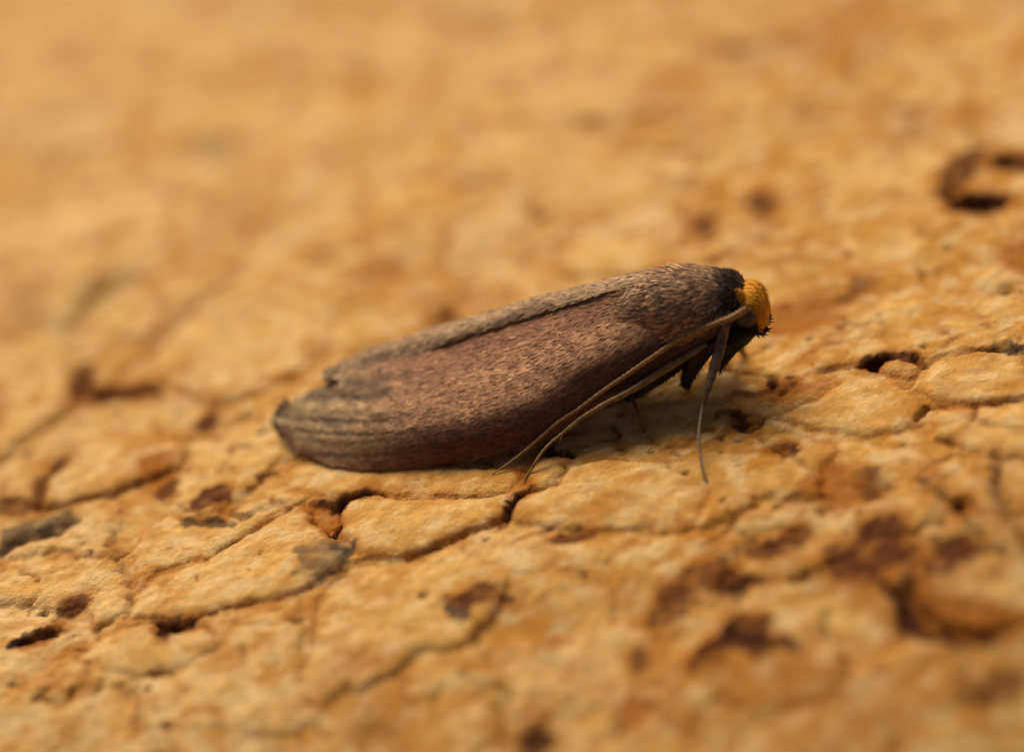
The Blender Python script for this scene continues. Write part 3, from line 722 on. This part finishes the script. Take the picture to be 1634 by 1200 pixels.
if np.sum(NBp * (PBp - Cb[:, None])) < 0: NBp = -NBp
V = PB.reshape(-1, 3); Fb = []
for i in range(89):
    for j in range(40):
        k = (j + 1) % 40; Fb.append((i * 40 + j, i * 40 + k, (i + 1) * 40 + k, (i + 1) * 40 + j))
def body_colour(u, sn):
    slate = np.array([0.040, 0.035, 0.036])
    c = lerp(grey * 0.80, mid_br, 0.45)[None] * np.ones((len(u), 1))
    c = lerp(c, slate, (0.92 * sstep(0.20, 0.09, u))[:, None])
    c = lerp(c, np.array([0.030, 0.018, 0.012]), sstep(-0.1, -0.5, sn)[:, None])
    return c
ub = np.repeat(np.linspace(0, 1, 90), 40); snb = np.tile(np.sin(th), 90)
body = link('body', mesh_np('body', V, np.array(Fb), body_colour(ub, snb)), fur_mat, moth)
# thorax coat: hair-like scales lying backwards
def coat(parent, count, ulo, uhi, tlo, thi, ln, wd, lift, name='fur_coat', colmul=1.0):
    u = rng.uniform(ulo, uhi, count); a = rng.uniform(tlo, thi, count)
    x = u * 89; i = np.clip(x.astype(int), 0, 88); f = (x - i)[:, None]
    c = Cb[i] * (1 - f) + Cb[i + 1] * f; r1 = rv[i] * (1 - f[:, 0]) + rv[i + 1] * f[:, 0]; r2 = rs[i] * (1 - f[:, 0]) + rs[i + 1] * f[:, 0]
    nor = Z_ * (np.sin(a) / r1)[:, None] + N_ * (np.cos(a) / r2)[:, None]; nor /= np.linalg.norm(nor, axis=1)[:, None]
    pos = c + Z_ * (r1 * np.sin(a))[:, None] + N_ * (r2 * np.cos(a))[:, None]
    nor = bil(NBp, u, (a % (2 * np.pi)) / (2 * np.pi)); nor /= np.linalg.norm(nor, axis=1)[:, None]
    d = -A_[None] - Z_ * 0.12 + rng.normal(0, 0.16, (count, 3)); d -= nor * np.sum(d * nor, 1)[:, None]
    cl = noise(u * 60, a * 4, 141)
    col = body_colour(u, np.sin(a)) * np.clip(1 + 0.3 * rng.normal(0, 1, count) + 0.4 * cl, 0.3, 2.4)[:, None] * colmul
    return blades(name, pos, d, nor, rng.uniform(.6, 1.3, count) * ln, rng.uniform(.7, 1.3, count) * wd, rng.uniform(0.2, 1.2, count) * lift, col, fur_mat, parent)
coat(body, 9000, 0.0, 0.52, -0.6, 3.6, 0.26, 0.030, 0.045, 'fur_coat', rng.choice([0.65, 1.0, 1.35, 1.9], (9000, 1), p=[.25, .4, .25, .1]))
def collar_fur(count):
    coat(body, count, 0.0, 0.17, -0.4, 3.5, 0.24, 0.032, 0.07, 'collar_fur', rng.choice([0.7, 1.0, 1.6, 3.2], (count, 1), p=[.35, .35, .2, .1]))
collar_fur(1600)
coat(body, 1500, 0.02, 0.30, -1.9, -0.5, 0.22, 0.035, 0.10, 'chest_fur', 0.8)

# head
hc = vpl((1197, 489), 0.02)
def ellip(center, ax, rad, nu=28, nv=40, pw=1.0):
    a = np.linspace(-np.pi / 2, np.pi / 2, nu); b = np.linspace(0, 2 * np.pi, nv, endpoint=False)
    AA, BB = np.meshgrid(a, b, indexing='ij')
    f = lambda x: np.sign(x) * np.abs(x) ** pw
    X = f(np.cos(AA)) * f(np.cos(BB)) * rad[0]; Y = f(np.cos(AA)) * f(np.sin(BB)) * rad[1]; Zz = f(np.sin(AA)) * rad[2]
    P = center + X[..., None] * ax[0] + Y[..., None] * ax[1] + Zz[..., None] * ax[2]
    F = []
    for i in range(nu - 1):
        for j in range(nv):
            k = (j + 1) % nv; F.append((i * nv + j, i * nv + k, (i + 1) * nv + k, (i + 1) * nv + j))
    return P.reshape(-1, 3), np.array(F), np.stack([X, Y, Zz], -1).reshape(-1, 3)
fwd_h = A_ * 0.93 + N_ * 0.16 - Z_ * 0.10; fwd_h /= np.linalg.norm(fwd_h)
side_h = np.cross(Z_, fwd_h); side_h = -side_h / np.linalg.norm(side_h)
if side_h @ N_ < 0: side_h = -side_h
up_h = np.cross(fwd_h, side_h); up_h = up_h if up_h[2] > 0 else -up_h
tl = 0.22; up2 = up_h * math.cos(tl) - fwd_h * math.sin(tl); fw2 = fwd_h * math.cos(tl) + up_h * math.sin(tl)
AXH = (fw2, side_h, up2)
yel = np.array([0.76, 0.335, 0.036]); 
def head_col(L):
    x, y, z = L[:, 0] / .33, L[:, 1] / .43, L[:, 2] / .5
    c = np.repeat(yel[None], len(L), 0)
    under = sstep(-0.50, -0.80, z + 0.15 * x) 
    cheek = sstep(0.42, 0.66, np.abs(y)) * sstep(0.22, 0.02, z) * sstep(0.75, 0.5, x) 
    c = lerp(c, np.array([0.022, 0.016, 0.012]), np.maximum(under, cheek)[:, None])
    return c
V, F, Lh = ellip(hc, AXH, (0.33, 0.43, 0.50), pw=0.70)
head = link('head', mesh_np('head', V, F, head_col(Lh)), fur_mat, moth)
n_ = 1500
a = rng.uniform(-1.2, 1.5, n_); b = rng.uniform(0, 2 * np.pi, n_)
f = lambda x: np.sign(x) * np.abs(x) ** 0.70
Ls = np.stack([f(np.cos(a)) * f(np.cos(b)) * .33, f(np.cos(a)) * f(np.sin(b)) * .43, f(np.sin(a)) * .5], 1)
nl = Ls / np.array([.33, .43, .5]) ** 2; nl /= np.linalg.norm(nl, axis=1)[:, None]
Pw = hc + Ls @ np.array(AXH); Nw = nl @ np.array(AXH)
dd = -up2[None] + 0.3 * fw2[None] + rng.normal(0, .22, (n_, 3)); dd -= Nw * np.sum(dd * Nw, 1)[:, None]
cc = head_col(Ls) * rng.uniform(0.88, 1.12, (n_, 1)) * np.array([1, 1, 1.0])
blades('head_scales', Pw, dd, Nw, rng.uniform(.14, .22, n_), rng.uniform(.02, .032, n_), rng.uniform(.0, .010, n_), cc, fur_mat, head)
# yellow neck ruff behind the eye
V, F, _ = ellip(vpl((1178, 474), 0.27), AXH, (0.15, 0.13, 0.19), 14, 20)
ruff = link('collar', mesh_np('collar', V, F, np.repeat(yel[None] * 0.85, len(V), 0)), fur_mat, moth)
n_ = 300
a = rng.uniform(-1.3, 1.4, n_); b = rng.uniform(0, 2 * np.pi, n_)
Ls = np.stack([np.cos(a) * np.cos(b) * .15, np.cos(a) * np.sin(b) * .13, np.sin(a) * .19], 1)
nl = Ls / np.array([.15, .13, .19]) ** 2; nl /= np.linalg.norm(nl, axis=1)[:, None]
Pw = vpl((1178, 474), 0.27) + Ls @ np.array(AXH); Nw = nl @ np.array(AXH)
dd = -A_[None] - Z_ * .5 + rng.normal(0, .25, (n_, 3)); dd -= Nw * np.sum(dd * Nw, 1)[:, None]
blades('collar_scales', Pw, dd, Nw, rng.uniform(.06, .10, n_), rng.uniform(.02, .03, n_), rng.uniform(0, .01, n_), yel * rng.uniform(.6, 1.2, (n_, 1)), fur_mat, ruff)
# eyes
eye_mat = plain('compound_eye', (0.065, 0.050, 0.036), 0.4, 0.45, 0.3, 60.0, 0.003)
ne = vpl((1188, 504), 0.38)
for c in (ne, ne - side_h * 0.78):
    V, F, _ = ellip(c, AXH, (0.25, 0.17, 0.25), 24, 32)
    link('eye', mesh_np('eye', V, F), eye_mat, moth)
# palps: dark shaggy, below the face, pointing forward
dark_mat = plain('dark_chitin', (0.020, 0.013, 0.009), 0.5, 0.35, 0.4, 14.0, 0.006)
def furry(name, P, Rr, mat, parent, count, ln, col, n=26, spread=0.6):
    o = tube(name, P, Rr, mat, parent, n, 12)
    _, _, Pc, Tc = tube_data(P, Rr, n, 12)
    rr = catmull(np.asarray(Rr, float), n)
    k = rng.integers(0, n, count); ph = rng.uniform(0, 2 * np.pi, count)
    a = np.cross(Tc[k], [0.13, .21, .97]); a /= np.linalg.norm(a, axis=1)[:, None]; b = np.cross(Tc[k], a)
    nr = a * np.cos(ph)[:, None] + b * np.sin(ph)[:, None]
    d = Tc[k] + nr * spread + rng.normal(0, .15, (count, 3))
    blades('bristles', Pc[k] + nr * (rr[k] * .9)[:, None], d, nr, rng.uniform(.5, 1.2, count) * ln, rng.uniform(.02, .04, count), rng.uniform(0, .05, count) * spread,
           np.array(col) * rng.uniform(.5, 1.6, (count, 1)), fur_mat, o)
    return o
furry('palp', [vpl((1196, 520), .22), vpl((1208, 524), .22), vpl((1217, 527), .2), vpl((1223, 525), .2)], [.13, .14, .10, .04], dark_mat, moth, 110, .10, (.035, .020, .013))
furry('palp', [vpl((1200, 512), -.25), vpl((1214, 514), -.25), vpl((1222, 512), -.25), vpl((1228, 508), -.25)], [.12, .11, .07, .03], dark_mat, moth, 90, .09, (.035, .020, .013))
# chest and fore coxae
furry('coxa', [vpl((1196, 521), .12), vpl((1181, 531), .18), vpl((1163, 546), .28), vpl((1143, 588), .42)], [.22, .27, .27, .11], dark_mat, moth, 420, .10, (.034, .020, .013), spread=.4)
furry('coxa', [vpl((1135, 530), .3), vpl((1118, 555), .4), vpl((1104, 585), .45), vpl((1093, 616), .5)], [.26, .26, .18, .10], dark_mat, moth, 240, .10, (.032, .020, .012), spread=.3)
furry('coxa', [vpl((1100, 545), .35), vpl((1075, 575), .45), vpl((1045, 603), .5), vpl((1000, 635), .55)], [.28, .24, .18, .10], dark_mat, moth, 260, .12, (.040, .026, .013), spread=.25)

# antennae and legs
leg_mat = plain('leg_chitin', (0.23, 0.135, 0.055), 0.5, 0.3, 0.45, 9.0, 0.006)
ant_mat = plain('antenna_chitin', (0.32, 0.175, 0.075), 0.5, 0.3, 0.35, 14.0, 0.006)
foreleg_mat = plain('foreleg_chitin', (0.15, 0.098, 0.066), 0.5, 0.3, 0.4, 12.0, 0.006)
bvh = BVHTree.FromPolygons([tuple(v) for v in PN.reshape(-1, 3)],
      [(i * NT_ + j, (i + 1) * NT_ + j, (i + 1) * NT_ + j + 1, i * NT_ + j + 1) for i in range(NS_ - 1) for j in range(NT_ - 1)])
def on_wing(p, off_):
    d = Vector(ray(p)).normalized(); h = bvh.ray_cast(Vector(CAM), d)[0]
    return None if h is None else np.array(h) - np.array(d) * off_
def strand(px, rad, fallback):
    out = []
    for k, (p, r) in enumerate(zip(px, rad)):
        h = on_wing(p, r + 0.035)
        out.append(h if h is not None and not isinstance(fallback[k], str) else (at_ground(p, r * 0.8) if fallback[k] == 'g' else vpl(p, fallback[k] if not isinstance(fallback[k], str) else 0.6)))
    return out
apx = [(1190,493),(1164,508),(1124,523),(1085,541),(1044,568),(1003,596),(962,624),(920,655),(890,674),(865,696),(836,721),(808,742),(785,757)]
ar = [.078,.066,.060,.055,.050,.046,.043,.040,.037,.033,.028,.021,.012]
print('antenna hits', [on_wing(p, 0) is not None for p in apx])
ap = []
for k, (p, r) in enumerate(zip(apx, ar)):
    if k == 0: ap.append(vpl(p, .45))
    elif k == 1: ap.append(vpl(p, .74))
    else:
        h = on_wing(p, r + 0.008)
        ap.append(h)
last = max(k for k, h in enumerate(ap) if h is not None)
gend = at_ground(apx[-1], .02)
v_last = (ap[last] - G0) @ N_; v_end = (gend - G0) @ N_
for k in range(last + 1, len(apx)):
    f = (k - last) / (len(apx) - 1 - last); ap[k] = vpl(apx[k], lerp(v_last, v_end, f ** 0.8))
for k in range(2, last):
    if ap[k] is None: ap[k] = vpl(apx[k], ((ap[k - 1] - G0) @ N_))
ap = np.array(ap)
vv = np.array([(p - G0) @ N_ for p in ap]); print('antenna v', vv.round(2), 'z', ap[:, 2].round(2))
vsm = vv.copy()
for _ in range(3): vsm[1:-1] = np.maximum(vsm[1:-1], 0.25 * vsm[:-2] + 0.5 * vsm[1:-1] + 0.25 * vsm[2:])
ap = [vpl(p, v) for p, v in zip(apx, vsm)]; ap[-1] = gend
tube('antenna', ap, ar, ant_mat, moth, 330, 10, 0.10)
# far antenna, mostly hidden: sweeps back on the other side
fap = [hc - side_h * .42 + fw2 * .1, hc - side_h * .75 - A_ * .4 - Z_ * .15, hc - side_h * 1.25 - A_ * 1.6 - Z_ * .7, hc - side_h * 1.75 - A_ * 3.2 - Z_ * 1.5, hc - side_h * 2.0 - A_ * 4.3 - Z_ * 2.0]
tube('antenna', fap, [.08, .07, .055, .04, .02], ant_mat, moth, 70, 10, 0.03)

# middle leg folded back along the wing edge, foot on the board
mpx = [(1128,548),(1090,572),(1060,590),(1030,609),(1000,627),(965,645),(930,666),(900,690),(878,708),(862,726),(850,746),(839,765)]
mr = [.06,.072,.078,.074,.064,.052,.042,.035,.031,.028,.025,.018]
gend = at_ground(mpx[-1], .025); v_end = (gend - G0) @ N_
mv = []
for k, p in enumerate(mpx):
    h = on_wing(p, 0.0); mv.append(((h - G0) @ N_) + 0.12 if h is not None else np.nan)
mv = np.array(mv); ok = ~np.isnan(mv); print('midleg v', mv.round(2), v_end)
base_v = np.interp(np.arange(len(mpx)), [0, 3, 6, 8, 11], [0.72, 1.12, 1.66, 1.98, v_end])
mv = np.where(ok, np.maximum(np.nan_to_num(mv), base_v), base_v); mv[-1] = v_end
for _ in range(2): mv[1:-1] = 0.25 * mv[:-2] + 0.5 * mv[1:-1] + 0.25 * mv[2:]
mid_pts = [vpl(p, v) for p, v in zip(mpx, mv)]
mid_leg = tube('leg', mid_pts, mr, leg_mat, moth, 110, 12, 0.06)
# fore leg reaching down and out to the board
fpx = [(1158,516),(1152,540),(1146,565),(1138,592),(1129,622),(1122,648),(1117,675),(1115,700),(1117,722),(1120,744),(1125,768)]
fr = [.10,.11,.11,.095,.068,.048,.036,.031,.029,.026,.018]
gend = at_ground(fpx[-1], .02); v_end = (gend - G0) @ N_; print('foot v', v_end)
fz = [1.85,1.55, 1.33, 1.08, .84, .65, .48, .36, .25, .13, 0]
fl = [at_ground(p, z + .02) if k > 4 else at_z(p, z + .1) for k, (p, z) in enumerate(zip(fpx, fz))]; fl[-1] = gend
print('foreleg z', [round(p[2], 2) for p in fl])
fore_leg = tube('leg', fl, fr, foreleg_mat, moth, 80, 12, 0.07)
def claws(leg, P, back, mat):
    for sgn in (-1, 1):
        tube('claw', [P, P + back * .05 + N_ * sgn * .03 + Z_ * .012, P + back * .10 + N_ * sgn * .045 - Z_ * .012], [.015, .011, .004], mat, leg, 10, 8)
def spur(leg, P, d, mat):
    tube('spur', [P, P + d * .55 + Z_ * .01, P + d], [.020, .015, .004], mat, leg, 10, 8)
claws(fore_leg, fl[-1], A_ * .8 + N_ * .3, foreleg_mat); claws(mid_leg, mid_pts[-1], N_ * .8 - A_ * .4, leg_mat)
spur(fore_leg, fl[6], -Z_ * .16 + A_ * .06, foreleg_mat)
spur(mid_leg, mid_pts[7], N_ * .14 - Z_ * .12 - A_ * .10, leg_mat); spur(mid_leg, mid_pts[7], N_ * .04 - Z_ * .10 - A_ * .18, leg_mat)
# thin tarsus of a far leg under the body
tpx = [(1004,622),(1012,642),(1018,658),(1024,676)]
gend = at_ground((1027, 690), .02); v_end = (gend - G0) @ N_
fv = np.linspace(max(0.35, v_end - 0.8), v_end, 4)
tube('leg', [vpl(p, v) for p, v in zip(tpx, fv)] + [gend], [.05, .04, .034, .030, .02], leg_mat, moth, 40, 10)
# far fore leg and hind leg, on the hidden side
f0 = vpl((1160, 545), -.3); f1 = f0 - N_ * 1.0 + A_ * .1 - Z_ * .9; f2 = f0 - N_ * 1.3 - A_ * .3; f2[2] = ground(f2[0], f2[1]) + .02
tube('leg', [f0, f0 - N_ * .6 - Z_ * .3, f1, f2], [.13, .11, .06, .025], foreleg_mat, moth, 50, 10)
h0 = vpl((1000, 560), -.4); h2 = h0 - N_ * 1.5 - A_ * 2.2; h2[2] = ground(h2[0], h2[1]) + .02
tube('leg', [h0, h0 - N_ * .6 - Z_ * .4 - A_ * .5, h0 - N_ * 1.2 - Z_ * 1.0 - A_ * 1.2, h2], [.11, .09, .055, .025], leg_mat, moth, 50, 10)
